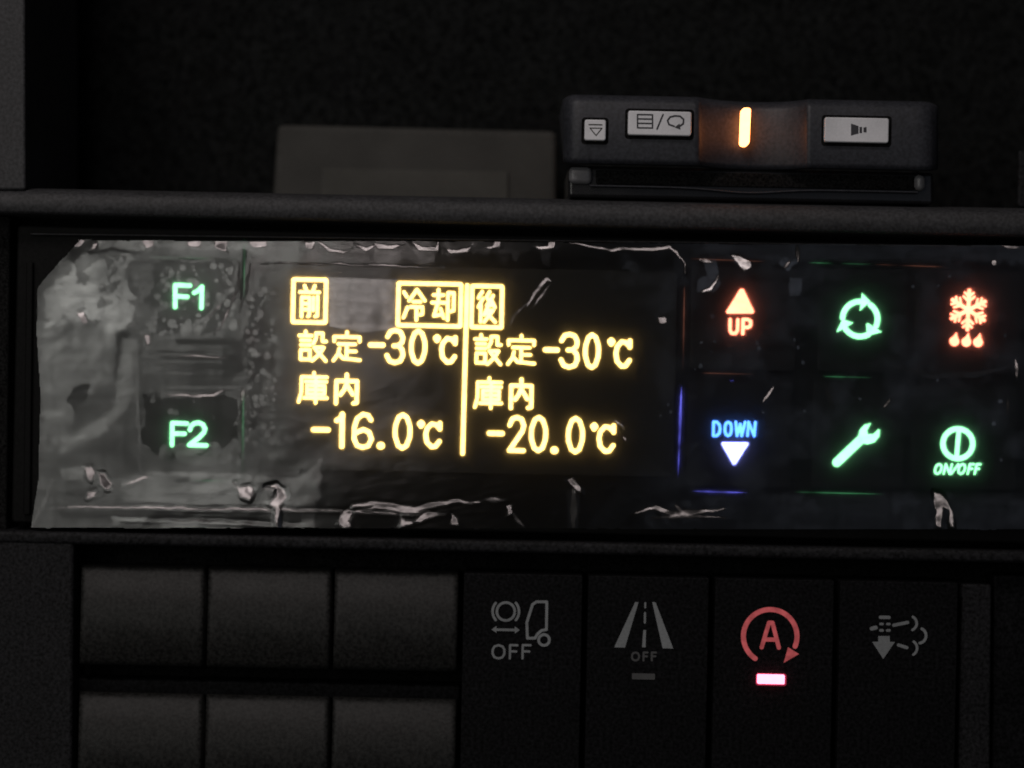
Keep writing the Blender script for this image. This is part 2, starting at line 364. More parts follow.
line([('-', 486.8, 430.8, 504.8, 436, DW+.6), ('2', 507, 415, 526, 452.8, DW), ('0', 529, 415, 548, 453, DW), ('.', 549.3, 446, 559.3, 454.6, 7.5), ('0', 566, 416, 584.8, 454.3, DW), ('℃', 588.5, 421.5, 615.8, 453.6, DW)])
b = MB(); b.stroke([(467.2, 285.5), (462.6, 453.5)], 4.4, TY); b.build('divider_line', M['amber'], disp)

# buttons
BY = -0.0007
def button(name, x0, y0, x1, y1, label=None, raised=BY):
    g = MB(); g.prism(rrect(x0-1.5, y0-1.5, x1+1.5, y1+1.5, 3), -0.00006, 0.0)
    b = MB(); b.prism(rrect(x0, y0, x1, y1, 3), raised, 0.0)
    o = b.build(name, M['button'], ct, bevel=0.00035)
    g.build('button_gap', M['gap'], o)
    if label: o['label'] = label
    return o
IY = BY-0.00004
def icon(btn, mat, fn, name='icon'):
    b = MB(); fn(b); return b.build(name, mat, btn)
def leak(btn, mat, pts, wd=1.3):  # glowing sliver painted in for light caught along a button edge
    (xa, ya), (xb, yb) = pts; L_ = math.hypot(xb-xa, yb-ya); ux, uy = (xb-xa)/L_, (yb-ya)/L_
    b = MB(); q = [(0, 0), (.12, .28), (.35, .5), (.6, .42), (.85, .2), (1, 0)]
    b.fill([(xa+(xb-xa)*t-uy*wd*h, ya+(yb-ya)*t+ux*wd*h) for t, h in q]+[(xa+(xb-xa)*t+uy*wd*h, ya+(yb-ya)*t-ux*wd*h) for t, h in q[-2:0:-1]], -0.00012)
    b.build('leak_glow', mat, btn)
bt = button('button', 138, 262, 240, 342, 'top left button marked F1')
def f(b):
    for p in ([(190, 285.6), (175.2, 285), (175.2, 307)], [(175.2, 296.2), (187.3, 296.8)], [(194.2, 292.8), (198, 290.8), (202, 286.8), (201.4, 308)]): b.stroke(p, 4.6, IY)
icon(bt, M['green'], f)
leak(bt, M['leakg'], [(244.5, 238), (244, 300)], 1.0); leak(bt, M['leakg'], [(150, 257.5), (243, 259)], 0.7)
bt = button('button', 141, 396, 240, 478, 'lower left button marked F2')
def f(b):
    for p in ([(187, 423.6), (172.3, 423), (172, 445)], [(172.3, 433.5), (184.5, 433.8)]): b.stroke(p, 4.6, IY)
    b.stroke([(190, 429.8), (191, 426.2), (194.2, 423.4), (198.6, 422.6), (203, 424.6), (205, 428.8), (204, 432.4), (199.5, 437.2), (189.2, 445), (206.3, 445.4)], 4.6, IY)
icon(bt, M['green'], f)
leak(bt, M['leakg'], [(243.5, 385), (242.5, 482)], 1.2); leak(bt, M['leakg'], [(190, 480.5), (243, 481)], 0.7)
bt = button('button', 690, 266, 797, 371, 'button with the lit red UP arrow')
def f(b):
    b.fill([(740, 289), (743.6, 289), (754, 311.2), (753, 313.6), (727, 313.6), (726, 311.6)], IY)
    glyph(b, 'U', 728.3, 317.8, 739.3, 335.2, 3.4, IY); glyph(b, 'P', 741.2, 317.8, 752.4, 335.4, 3.4, IY)
icon(bt, M['red'], f)
leak(bt, M['leakr'], [(690, 258.7), (765, 261.5)], 1.0); leak(bt, M['leakr'], [(702, 373), (755, 374.3)], 0.9); leak(bt, M['leakr'], [(684.5, 285), (683, 372)], 1.4)
bt = button('button', 687, 381, 793, 488, 'button with the lit blue DOWN arrow')
def f(b):
    for ch, xa, xb in (('D', 712, 721.5), ('O', 723.5, 732.8), ('W', 733.8, 746), ('N', 746.6, 756.2)): glyph(b, ch, xa, 420.6+(xa-712)*.005, xb, 437.2, 2.9, IY, 0.06 if ch in 'WN' else 0)
icon(bt, M['cyan'], f, 'lettering')
icon(bt, M['blue'], lambda b: b.fill([(722, 442), (748, 442.2), (748.8, 444), (735.6, 464.6), (733, 465.2), (721.2, 444)], IY))
leak(bt, M['leakb'], [(681.5, 386), (678, 478)], 2.6); leak(bt, M['leakb'], [(690, 491), (748, 492.8)], 2.0); leak(bt, M['leakb'], [(729, 381.3), (736, 381.6)], 2.2)
bt = button('button', 818, 268, 908, 373, 'button with the lit green circling arrows')
def f(b):
    cx, cy, r = 860, 319, 17.5
    b.stroke(arc(cx, cy, r, 184, 268), 5.6, IY); b.fill([(861.8, 292.8), (870.4, 301.3), (859.6, 311.2)], IY)
    b.stroke(arc(cx, cy, r, -53, 22), 5.6, IY); b.fill([(866, 324), (868, 323), (882, 332), (867, 336)], IY)
    b.stroke(arc(cx, cy, r, 62, 150), 5.6, IY); b.fill([(842.3, 319.2), (853.6, 322.8), (845, 328), (837.2, 332.2), (836.6, 331)], IY)
icon(bt, M['green'], f)
leak(bt, M['leakg'], [(808, 262.6), (872, 264.3)], 1.5); leak(bt, M['leakr'], [(874, 264.4), (945, 267)], 1.1); leak(bt, M['leakg'], [(822, 376.4), (872, 377.6)], 1.1)
bt = button('button', 915, 270, 1022, 375, 'button with the lit red snowflake and drops')
def f(b):
    cx, cy = 968.3, 310
    for i in range(6):
        a = math.radians(-87+60*i); ux, uy = math.cos(a), math.sin(a)
        L_ = 18.6 if i % 3 else 19.5
        b.stroke([(cx, cy), (cx+ux*L_, cy+uy*L_)], 4.0, IY)
        for t, l in ((8.5, 7.2), (13.4, 5.6)):
            for s_ in (-1, 1):
                a2 = a+s_*math.radians(48)
                b.stroke([(cx+ux*t, cy+uy*t), (cx+ux*t+math.cos(a2)*l, cy+uy*t+math.sin(a2)*l)], 2.6, IY)
    for x, y in ((954.3, 341.2), (966.3, 341.8), (978, 342.2)):
        b.fill([(x+2.2, y-9.3), (x+3.4, y-4)]+arc(x, y, 4.9, -35, 215, 14)+[(x-1, y-5)], IY)
icon(bt, M['red'], f)
bt = button('button', 812, 383, 905, 489, 'button with the lit green spanner')
def f(b):
    b.stroke([(836.8, 462.4), (864, 436.5)], 9.2, IY)
    b.fill([(871.2, 423), (864.5, 424.6), (859.5, 430), (858, 437), (861, 443), (867.5, 444.4), (868, 434.5), (867, 430.5)], IY)
    b.fill([(867.5, 444.4), (874.5, 442.2), (879.3, 436.5), (880, 430), (878.4, 429.2), (873, 434), (868, 434)], IY)
icon(bt, M['green'], f)
leak(bt, M['leakg'], [(795, 492), (885, 494.2)], 1.4)
bt = button('button', 912, 385, 1018, 490, 'button with the lit green on off symbol')
def f(b):
    b.stroke(arc(957.8, 443.7, 14.9, 0, 360, 44), 5.4, IY); b.stroke([(958.7, 432), (956.6, 456)], 4.6, IY)
icon(bt, M['green'], f)
def f(b):
    for ch, xa, xb in (('O', 934, 942.5), ('N', 943.5, 952), ('/', 951, 958.5), ('O', 957.5, 966), ('F', 967.5, 974), ('F', 974.5, 980.5)): glyph(b, ch, xa, 463.0, xb, 475, 2.5, IY, 0.22)
icon(bt, M['green'], f, 'lettering')

# ------------------------------------------------------------------ lower switches
def switch_mesh(x0, y0, x1, y1, mat, parent, name='cover'):
    """slightly hollow rocker face: it leans back at the top and faces down below"""
    b = MB(); n, mth = 52, 60
    h = y1-y0
    for i in range(n+1):
        t = i/n
        for j in range(mth+1):
            s_ = j/mth; x = x0+(x1-x0)*s_-0.0201*(t-.5)*h; y = y0+h*t+0.0201*(x-(x0+x1)/2)
            e = max(0, 1-t*26)**2+max(0, 1-(1-t)*26)**2+max(0, 1-s_*30)**2+max(0, 1-(1-s_)*30)**2
            Y = -0.0026+0.0012*e-0.0011*math.sin(math.pi*min(1, t*1.05))**1 * (1 if t < .5 else 1)
            Y = 0.0012+0.0003*e-0.0072*(1-(1-t)**2.0)+0.0042*t*t
            b.v.append(P(x, y, Y))
    for i in range(n):
        for j in range(mth):
            a = i*(mth+1)+j; b.f.append([a, a+mth+1, a+mth+2, a+1])
    # skirt back to the recess
    rim = [j for j in range(mth+1)]+[i*(mth+1)+mth for i in range(1, n+1)]+[n*(mth+1)+j for j in range(mth-1, -1, -1)]+[i*(mth+1) for i in range(n-1, 0, -1)]
    k0 = len(b.v)
    for r in rim: v = b.v[r]; b.v.append(Vector((v.x, 0.0095, v.z)))
    for i in range(len(rim)):
        j = (i+1) % len(rim); b.f.append([rim[i], rim[j], k0+j, k0+i])
    return b.build(name, mat, parent, smooth=True)
cols = [(79.5, 202.5), (206.5, 329), (333, 456.5)]
names = [('blank switch cover at the left end of the upper row, brightest of them', 'blank switch cover in the upper row between two other blanks', 'blank switch cover beside the switch with truck and brake symbols'),
         ('blank switch cover in the lower row at the left corner', 'second blank switch cover from the left in the lower row', 'darkest blank switch cover in the lower row, right of two others')]
for r, (ya, yb) in enumerate(((573, 672), (699, 800))):
    for c, (xa, xb) in enumerate(cols):
        off = 0.0201*((xa+xb)/2-512)+(1.0 if r == 0 else 2)
        t = thing('blank_switch', names[r][c], 'switch blank', P((xa+xb)/2, (ya+yb)/2+off, 0.009), 'blank switch covers on the left of the switch bank')
        sh = -2.2*r
        switch_mesh(xa+sh+1, ya+off, xb+sh+1, yb+off, M['blank'], t)
SF = [(461.5, 581.5), (586, 708), (713, 833), (838, 957)]
SL = ['dark push switch marked OFF under brake ring and truck cab symbols',
      'dark push switch marked OFF under a lane road symbol',
      'dark push switch with pink letter A in a ring and a lit red bar',
      'dark push switch with exhaust cloud and down arrow symbol']
PY = -0.00535
def pushswitch(i):
    xa, xb = SF[i]; off = 0.0201*((xa+xb)/2-512)
    t = thing('push_switch', SL[i], 'switch', P((xa+xb)/2, 680, 0.009), 'push switches with symbols on the right of the switch bank')
    b = MB(); n, mth = 20, 10; y0, y1 = 574+off, 815+off
    c = MB(); c.prism(rrect(xa, y0, xb-1, y1, 1.5, 2), -0.0030, 0.0095)
    o = c.build('cover', M['push'], t, bevel=0.0005)
    return t, o
Z = -0.00304
t, o = pushswitch(0)
b = MB()
b.stroke(arc(505.8, 611.5, 9.0, 0, 360, 32), 2.6, Z); b.stroke(arc(505.8, 611.5, 13.2, 140, 220, 12), 2.6, Z); b.stroke(arc(505.8, 611.5, 13.2, -40, 40, 12), 2.6, Z)
b.stroke([(494, 629.6), (517, 630)], 2.6, Z); b.fill([(491.5, 629.5), (496.5, 626), (496.5, 633)], Z); b.fill([(519.8, 630), (514.8, 626.5), (514.8, 633.5)], Z)
b.stroke([(535, 638.2), (527.4, 638.2), (526.8, 622.5), (532.5, 604.5), (536.5, 601.8), (546.8, 601.8), (546.4, 629.5), (541.5, 630.5), (537.5, 634)], 2.8, Z, True)
b.stroke(arc(544, 640, 5.4, 0, 360, 20), 2.8, Z)
b.build('icon', M['print'], o)
b = MB()
for ch, xa, xb in (('O', 491.5, 505.5), ('F', 508.8, 518.5), ('F', 521.5, 531.5)): glyph(b, ch, xa, 644, xb, 659.6, 2.3, Z)
b.build('lettering', M['print'], o)
t, o = pushswitch(1)
b = MB()
b.fill([(635.2, 602), (638.5, 602.2), (625, 647.6), (614.2, 647.3)], Z); b.fill([(652.2, 602), (655.6, 602.3), (673.2, 648.6), (662.6, 648.2)], Z)
b.stroke([(645.3, 603), (645.2, 607.5)], 1.8, Z); b.stroke([(645, 613), (644.8, 622.5)], 2.2, Z); b.fill([(643.3, 630), (646, 630), (645.6, 647.4), (642, 647.2)], Z)
b.build('icon', M['print'], o)
b = MB()
for ch, xa, xb in (('O', 631, 640), ('F', 642.5, 648.5), ('F', 650.8, 657)): glyph(b, ch, xa, 651.5, xb, 661.5, 2.0, Z)
b.build('lettering', M['dimlens'], o)
b = MB(); b.prism(rrect(632, 673.5, 655, 679.5, 1), -0.0032, -0.0028); b.build('indicator_lens', M['dimlens'], o)
t, o = pushswitch(2)
b = MB()
b.stroke(arc(770.2, 636.3, 26.8, 124, 382, 60), 5.0, Z); b.fill([(788, 647.2), (799, 654), (783.6, 663)], Z)
glyph(b, 'A', 759.8, 620.6, 781.2, 649.6, 4.2, Z)
b.build('icon', M['pink'], o)
b = MB(); b.prism(rrect(755.8, 673.4, 786.6, 685.8, 2.6), -0.0032, -0.0028); b.build('halo_ring', M['halo'], o, bevel=0.0001)  # painted halo: glowing rim added around the red lamp
b = MB(); b.prism(rrect(757.6, 675, 784.8, 684.2, 1.2), -0.0043, -0.0028); b.build('indicator_lamp', M['led'], o, bevel=0.0004)
t, o = pushswitch(3)
b = MB()
b.stroke([(880.5, 617.2), (889, 617.4)], 3.4, Z); b.stroke([(871.8, 628.6), (875.8, 627.6)], 4.0, Z)
for x in (881.5, 888.3):
    b.stroke([(x-1, 624), (x+1, 624)], 2.6, Z); b.stroke([(x-1, 630.4), (x+1, 630.4)], 2.8, Z)
b.fill([(878.3, 636), (889.7, 636), (889.9, 641.8), (895, 641.9), (883.2, 659), (872.2, 641.8), (878.2, 641.8)], Z)
b.stroke([(893.8, 625.2), (907.6, 622.4)], 3.3, Z); b.stroke([(898.5, 645), (906.8, 647.6)], 3.3, Z)
b.stroke(arc(909.5, 623.3, 7.2, -62, 66, 10), 2.6, Z); b.stroke(arc(918.5, 635.6, 7.6, -64, 80, 12), 2.8, Z); b.stroke(arc(909.5, 648, 7.6, -56, 60, 10), 2.6, Z)
b.build('icon', M['print'], o)

# ------------------------------------------------------------------ protective film
def vnoise(x, y, seed=0):
    rs = np.random.RandomState(seed); T = rs.rand(64, 64)
    xi = np.floor(x).astype(int); yi = np.floor(y).astype(int); fx = x-xi; fy = y-yi
    fx = fx*fx*fx*(fx*(fx*6-15)+10); fy = fy*fy*fy*(fy*(fy*6-15)+10)
    g = lambda a, c: T[a % 64, c % 64]
    return (g(xi, yi)*(1-fx)+g(xi+1, yi)*fx)*(1-fy)+(g(xi, yi+1)*(1-fx)+g(xi+1, yi+1)*fx)*fy
def fbm(x, y, s, seed, o=4):
    r = 0; a = .5
    for i in range(o): r = r+a*vnoise(x/s, y/s, seed+i); s = s/2.07; a *= .5
    return r/(1-.5**o)
def segd(X, Y, pts):
    d = np.full(X.shape, 1e9)
    for (x0, y0), (x1, y1) in zip(pts[:-1], pts[1:]):
        vx, vy = x1-x0, y1-y0; L2 = vx*vx+vy*vy+1e-9
        t = np.clip(((X-x0)*vx+(Y-y0)*vy)/L2, 0, 1)
        d = np.minimum(d, np.hypot(X-x0-t*vx, Y-y0-t*vy))
    return d
def inpoly(X, Y, pts):
    r = np.zeros(X.shape, bool); n = len(pts)
    for i in range(n):
        (x0, y0), (x1, y1) = pts[i], pts[(i+1) % n]
        c = ((y0 > Y) != (y1 > Y)) & (X < (x1-x0)*(Y-y0)/(y1-y0+1e-12)+x0)
        r ^= c
    return r
def sdf(X, Y, pts):
    d = segd(X, Y, list(pts)+[pts[0]]); return np.where(inpoly(X, Y, pts), -d, d)
def sstep(a, c, v):
    t = np.clip((v-a)/(c-a), 0, 1); return t*t*(3-2*t)
def film():
    x0, x1, y0, y1, st = 30.0, 1060.0, 238.0, 531.0, 0.8
    xs = np.arange(x0, x1, st); ys = np.arange(y0, y1, st)
    X, Y = np.meshgrid(xs, ys); nx, ny = len(xs), len(ys)
    outline = [(80, 239), (96, 240), (520, 241.5), (1058, 246), (1058, 530), (700, 529.5), (300, 528.5), (31, 528), (38, 480), (40, 400), (36, 330), (37, 288), (58, 262)]
    wx = 2.0*(fbm(X, Y, 26, 90)-.5); inside = sdf(X+wx, Y+wx, outline) < 0
    # ---- height (in pixels towards the camera)
    H = 2.2*(fbm(X, Y, 120, 1, 3)-.5)+1.2*(fbm(X, Y, 38, 5, 3)-.5)
    left = 1-sstep(240, 520, X)
    H += left*(3.2*(fbm(X+.5*Y, Y*1.3, 60, 9, 3)-.5)+1.8*(fbm(X*.35+Y*.5, Y*.8-X*.2, 22, 19, 2)-.5))+(1-left)*1.6*(fbm(X*.4+Y*.4, Y, 20, 29, 4)-.5)
    H += 0.10*(fbm(X, Y, 9, 15, 2)-.5)
    # glints are shaped in: crease facets tilt half way between added lamp and eye
    lamp = np.array([-0.07, -0.47, 0.27]); kk = U
    px_, pz_ = ((X-512)*cr+(Y-384)*sr)*kk, -(-(X-512)*sr+(Y-384)*cr)*kk
    def unit(v): return v/np.sqrt((v**2).sum(-1, keepdims=True))
    Pn = np.stack([px_, np.zeros_like(px_), pz_], -1)
    hv = unit(unit(np.array([0, -D, 0])-Pn)+unit(lamp-Pn)); gx = hv[..., 0]/hv[..., 1]; gy = -hv[..., 2]/hv[..., 1]
    TX = np.zeros_like(X); TY_ = np.zeros_like(X); Hf = np.zeros_like(X); n1 = fbm(X, Y, 8, 31, 3)-.5; n2 = fbm(X, Y, 13, 35, 3)-.5
    glint = np.zeros_like(X)
    def facet(pts, wd=None, s_=1.0, sf=1.1):
        """tilted crease facet: inside a polygon, or along a line when wd is given"""
        nonlocal Hf, glint, TX, TY_
        xs_ = [p[0] for p in pts]; ys_ = [p[1] for p in pts]; pad = 14
        j0, j1 = max(0, int((min(xs_)-pad-x0)/st)), min(nx, int((max(xs_)+pad-x0)/st)+1)
        i0, i1 = max(0, int((min(ys_)-pad-y0)/st)), min(ny, int((max(ys_)+pad-y0)/st)+1)
        w = (slice(i0, i1), slice(j0, j1)); sx, sy = X[w]+3.0*n1[w], Y[w]+3.0*n2[w]
        GX, GY = gx[w], gy[w]
        if wd is None:
            d = sdf(sx, sy, pts); ox, oy = X[w]-sum(xs_)/len(xs_), Y[w]-sum(ys_)/len(ys_)
        else:
            best = np.full(sx.shape, 1e9); ox = np.zeros_like(sx); oy = np.zeros_like(sx)
            tt = 0; n_ = len(pts)-1
            for k_, ((xa, ya), (xb, yb)) in enumerate(zip(pts[:-1], pts[1:])):
                vx, vy = xb-xa, yb-ya; t = np.clip(((sx-xa)*vx+(sy-ya)*vy)/(vx*vx+vy*vy+1e-9), 0, 1)
                ax, ay = sx-xa-t*vx, sy-ya-t*vy; dd = np.hypot(ax, ay); m_ = dd < best
                u = (k_+t)/n_; taper = .35+.65*np.sin(math.pi*np.clip(u, .04, .96))
                best = np.where(m_, dd, best); ox = np.where(m_, ax, ox); oy = np.where(m_, ay, oy); tt = np.where(m_, taper, tt)
            d = best-1.55*wd*tt
        m = 1-sstep(-sf*1.1, sf, d); q_ = m*s_*(1+.30*n1[w]+.35*n2[w]); k_ = m > glint[w]
        TX[w] = np.where(k_, q_*GX, TX[w]); TY_[w] = np.where(k_, q_*GY, TY_[w]); glint[w] = np.maximum(glint[w], m)
        Hf[w] = Hf[w]+(1-sstep(-sf, sf+3.0, d))*.12*(GX*ox+GY*oy)
    for q in [
        [(66, 242), (78, 238), (86, 240), (80, 247), (70, 249)], [(92, 243), (98, 242), (94, 249), (89, 250)],
        [(142, 240), (154, 239), (153, 246), (146, 249)], [(186, 241), (202, 240), (200, 247), (188, 246)], [(213, 240), (228, 240), (226, 252), (216, 248)],
        [(248, 241), (267, 241), (266, 247), (254, 248)], [(304, 242), (315, 241), (312, 249), (306, 247)],
        [(374, 243), (386, 244), (404, 245), (392, 249), (378, 249)], [(410, 241), (420, 246), (436, 248), (437, 242), (439, 240), (438, 251), (418, 251)],
        [(446, 249), (456, 250), (472, 246), (468, 252), (450, 254)], [(484, 247), (493, 246), (495, 240), (501, 240), (500, 247), (490, 250)],
        [(532, 246), (548, 245), (550, 239), (556, 239), (555, 247), (540, 249)],
        [(235, 482), (240, 487), (248, 484), (254, 488), (250, 500), (242, 497)], [(266, 486), (276, 484), (284, 489), (286, 498), (279, 506), (279, 527), (275, 526), (274, 508), (269, 503), (277, 497), (276, 488)],
        [(338, 524), (341, 515), (350, 509), (353, 514), (349, 520), (352, 526), (345, 528)],
        [(399, 514), (405, 520), (420, 522), (438, 515), (436, 512), (422, 513), (412, 524), (401, 526)],
        [(84, 467), (91, 466), (95, 472), (91, 482), (86, 476)], [(98, 473), (104, 474), (112, 485), (108, 490), (100, 484)], [(88, 492), (96, 490), (94, 497), (87, 499)],
        [(567, 480), (572, 478), (581, 487), (581, 492), (574, 488)], [(452, 514), (457, 518), (459, 525), (452, 525)], [(506, 506), (511, 505), (512, 514), (508, 515)],
        [(933, 491), (940, 493), (948, 502), (953, 515), (954, 528), (950, 526), (948, 510), (943, 507), (941, 528), (936, 526), (935, 508)],
        [(144, 334), (150, 334), (150, 344), (146, 345)], [(76, 313), (83, 311), (88, 322), (84, 324)],
        [(730, 254), (741, 255), (751, 261), (752, 268), (744, 271), (738, 264)], [(991, 259), (997, 259), (997, 265), (992, 265)],
        [(658, 317), (665, 316), (667, 323), (660, 324)], [(622, 436), (627, 438), (626, 442)],
    ]: facet(q)
    for q, wd_, s_ in [
        ([(342, 514), (352, 506), (372, 503), (398, 507), (416, 509), (436, 504), (458, 501), (480, 502)], 1.6, 1), ([(352, 512), (376, 507), (402, 511), (430, 512)], 1.0, 1),
        ([(318, 242), (330, 250), (344, 252), (352, 247)], 1.2, .9), ([(354, 243), (366, 249), (374, 246)], 1.3, 1),
        ([(566, 242), (582, 245), (600, 249), (614, 251), (622, 248), (640, 249), (652, 250), (668, 247), (676, 252), (685, 264), (686, 272)], 1.2, .9),
        ([(528, 306), (535, 292), (546, 279), (551, 281)], 1.5, .9), ([(532, 308), (541, 296), (550, 284)], 1.0, .8), ([(509, 330), (514, 314), (528, 303)], 1.2, .7),
        ([(262, 263), (330, 264), (400, 266), (440, 268)], .9, .8), ([(764, 402), (768, 394), (774, 387)], 1.2, 1), ([(890, 398), (884, 408)], 1.2, .8),
        ([(240, 263), (239, 284), (222, 326), (210, 338)], 1.1, .75), ([(250, 264), (246, 292), (240, 312)], 1.0, .7), ([(238, 286), (216, 310), (198, 326)], .8, .8),
        ([(164, 355), (200, 356), (236, 359)], .8, .8), ([(162, 395), (214, 396), (226, 389)], 1.2, .8), ([(244, 388), (243, 400)], 1.8, .8), ([(242, 400), (242, 460)], 1.0, .6),
        ([(137, 345), (137, 400), (140, 470)], .9, .6), ([(122, 485), (140, 479), (150, 477)], 1.0, .9),
        ([(35, 508), (90, 507), (200, 509), (300, 510), (344, 511)], .9, .9), ([(330, 511), (445, 515)], .8, .9), ([(31, 527), (45, 500), (52, 480)], 1.0, .7),
        ([(120, 519), (240, 522), (300, 526)], 1.0, .6), ([(150, 257), (236, 260)], .8, .6), ([(36, 292), (44, 274), (66, 256)], 1.0, .7),
        ([(635, 513), (655, 508), (672, 514), (700, 512), (724, 509)], 1.8, .8), ([(650, 518), (690, 516), (726, 518)], 1.2, .7), ([(676, 506), (682, 512)], 1.5, .8),
        ([(512, 512), (518, 520), (523, 526)], 1.2, .8), ([(486, 499), (503, 500)], 1.5, .7), ([(574, 490), (573, 526)], 2.0, .6),
        ([(826, 388), (834, 408)], 1.2, .5), ([(1009, 398), (1008, 414)], 1.2, .6), ([(957, 400), (961, 406)], 1.8, .6), ([(612, 418), (622, 426), (625, 432)], 1.0, .8),
        ([(895, 366), (930, 376), (980, 374), (1010, 366)], 1.6, .5), ([(1002, 246), (1020, 248)], 1.4, .8), ([(1016, 360), (1017, 378)], 1.4, .8),
        ([(700, 260), (712, 262)], 1.6, .7), ([(718, 276), (712, 288), (702, 292)], 1.2, .8), ([(796, 244), (799, 262)], 1.4, .7), ([(783, 268), (790, 262)], 1.2, .7),
    ]: facet(q, wd_, s_, .9)
    # ---- stand-off (1) or cling (0) of the film, with sheen and reflections painted in
    nz = fbm(X, Y, 16, 41, 4)-.5; nb = fbm(X, Y, 7, 61, 3)-.5
    A = .47-.10*sstep(330, 380, Y)*(1-sstep(462, 480, Y))+0*X
    def region(pts, lvl, rough=14, soft=1.2):
        nonlocal A
        xs_ = [p[0] for p in pts]; ys_ = [p[1] for p in pts]
        d = sdf(X, Y, pts)+rough*nz+rough*.6*nb; m = 1-sstep(-soft, soft, d); A = A*(1-m)+lvl*m
    region([(40, 292), (80, 254), (128, 256), (134, 300), (120, 330), (96, 318), (70, 322), (44, 332)], .98, 22, 1.6)
    region([(100, 316), (118, 312), (126, 330), (112, 350), (100, 336)], .9, 16, 1.5)
    region([(36, 330), (70, 322), (112, 340), (112, 380), (60, 450), (38, 440)], .58, 30, 8)
    region([(68, 257), (118, 258), (120, 300), (96, 292), (78, 272)], .50, 30)
    region([(86, 272), (102, 262), (108, 280), (96, 290)], .95, 12, 1); region([(104, 278), (112, 284), (106, 292)], .9, 8, 1)
    region([(78, 274), (90, 276), (86, 284), (76, 284)], .42, 8)
    region([(96, 287), (120, 280), (122, 288), (100, 294)], .42, 8); region([(98, 300), (114, 298), (112, 306), (100, 306)], .5, 10)
    region([(74, 262), (60, 262), (80, 236), (130, 238), (134, 252), (84, 253)], .16, 6)
    region([(130, 238), (140, 238), (140, 254), (132, 254)], .3, 6)
    region([(122, 268), (130, 272), (138, 296), (128, 286)], .35, 8)
    region([(152, 261), (237, 261), (236, 275), (202, 318), (190, 332), (152, 332), (158, 308), (146, 300), (150, 285)], .27, 12, .9)
    region([(208, 322), (237, 284), (240, 290), (220, 330), (200, 336)], .25, 3)
    region([(220, 344), (240, 300), (243, 300), (240, 350), (228, 356)], .35, 4)
    region([(243, 240), (248, 240), (243, 300), (239, 300)], .10, 2)
    region([(176, 338), (236, 338), (236, 345), (176, 345)], .22, 2, 2)
    region([(116, 332), (129, 330), (127, 365), (118, 388), (114, 376)], .20, 9, 4)
    region([(72, 388), (88, 386), (86, 402), (76, 410), (68, 400)], .18, 8)
    region([(94, 392), (118, 384), (116, 396), (72, 432), (70, 424)], .34, 10, 3)
    region([(100, 436), (136, 424), (136, 466), (92, 454)], .30, 26, 4)
    region([(124, 340), (136, 340), (130, 400), (108, 430), (60, 452), (64, 440), (112, 410)], .74, 6, 4)
    region([(144, 396), (238, 398), (238, 440), (215, 448), (200, 456), (166, 458), (143, 444)], .12, 8, 1)
    region([(158, 350), (232, 352), (232, 390), (222, 394), (166, 392)], .30, 4, 1.5)
    for yy, l in ((353, .5), (360, .55), (372, .42), (386, .48)): region([(160, yy), (234, yy+1), (234, yy+3), (160, yy+2)], l, 2, 1.2)
    region([(222, 352), (244, 340), (244, 372), (226, 378)], .24, 8, 2)
    region([(262, 262), (300, 262), (700, 262), (700, 474), (470, 470), (330, 462), (286, 452), (262, 430), (268, 392), (284, 360), (272, 330), (258, 300)], .33, 22, 2.0)
    region([(420, 250), (700, 250), (700, 528), (420, 528)], .20, 12, 16)
    region([(326, 277), (397, 280), (396, 330), (360, 332), (330, 326)], 1.45, 2, 1.2)          # painted reflection between the boxed signs
    region([(300, 470), (330, 468), (700, 470), (700, 528), (310, 528)], .22, 10, 3)
    region([(690, 252), (1060, 256), (1060, 500), (690, 498)], .16, 22, 6)
    region([(122, 482), (140, 472), (240, 474), (300, 478), (322, 456), (318, 500), (314, 528), (274, 528), (262, 506), (122, 506)], .82, 6, 2)
    region([(236, 440), (286, 452), (280, 470), (240, 470)], .40, 26, 2)
    region([(62, 482), (90, 480), (98, 500), (66, 506)], .36, 14, 2); region([(60, 468), (84, 466), (84, 478), (62, 478)], .88, 6, 1.5)
    region([(60, 512), (300, 516), (300, 521), (62, 519)], .28, 4, 2); region([(112, 516), (146, 517), (144, 525), (114, 524)], .9, 5, 1.5); region([(160, 521), (270, 522), (268, 528), (162, 528)], .8, 4, 1.5)
    region([(270, 506), (300, 506), (300, 526), (268, 526)], .5, 6, 2)
    region([(600, 275), (680, 270), (690, 284), (610, 288)], .42, 12, 5); region([(622, 268), (628, 258), (638, 262), (640, 272)], .8, 3)
    region([(96, 240), (560, 242), (556, 250), (440, 252), (372, 252), (100, 248)], .75, 9, 2); region([(248, 248), (372, 254), (372, 262), (252, 261)], .62, 4, 2)
    region([(372, 254), (400, 250), (436, 252), (434, 262), (420, 264), (405, 258), (395, 264), (376, 264)], .85, 4)
    region([(512, 251), (520, 250), (517, 262), (513, 260)], .9, 2); region([(539, 246), (552, 246), (549, 266), (542, 264)], .95, 2)
    region([(702, 256), (716, 260), (720, 282), (714, 292), (698, 292), (697, 280), (706, 276)], 1.3, 4); region([(729, 255), (742, 256), (752, 264), (748, 271), (738, 266)], 1.3, 3)
    region([(780, 252), (799, 252), (798, 262), (788, 270), (780, 264)], 1.3, 4); region([(790, 278), (802, 278), (800, 296), (790, 296)], 1.1, 3)
    region([(640, 504), (730, 504), (800, 510), (780, 525), (650, 522)], .55, 24, 5)
    region([(566, 490), (580, 492), (578, 528), (568, 528)], .6, 3, 1.5)
    region([(690, 240), (1060, 246), (1060, 262), (690, 258)], .42, 14, 4); region([(700, 497), (1060, 500), (1060, 531), (700, 531)], .34, 18, 6)
    # air bubbles left in the clinging parts
    rs = np.random.RandomState(12)
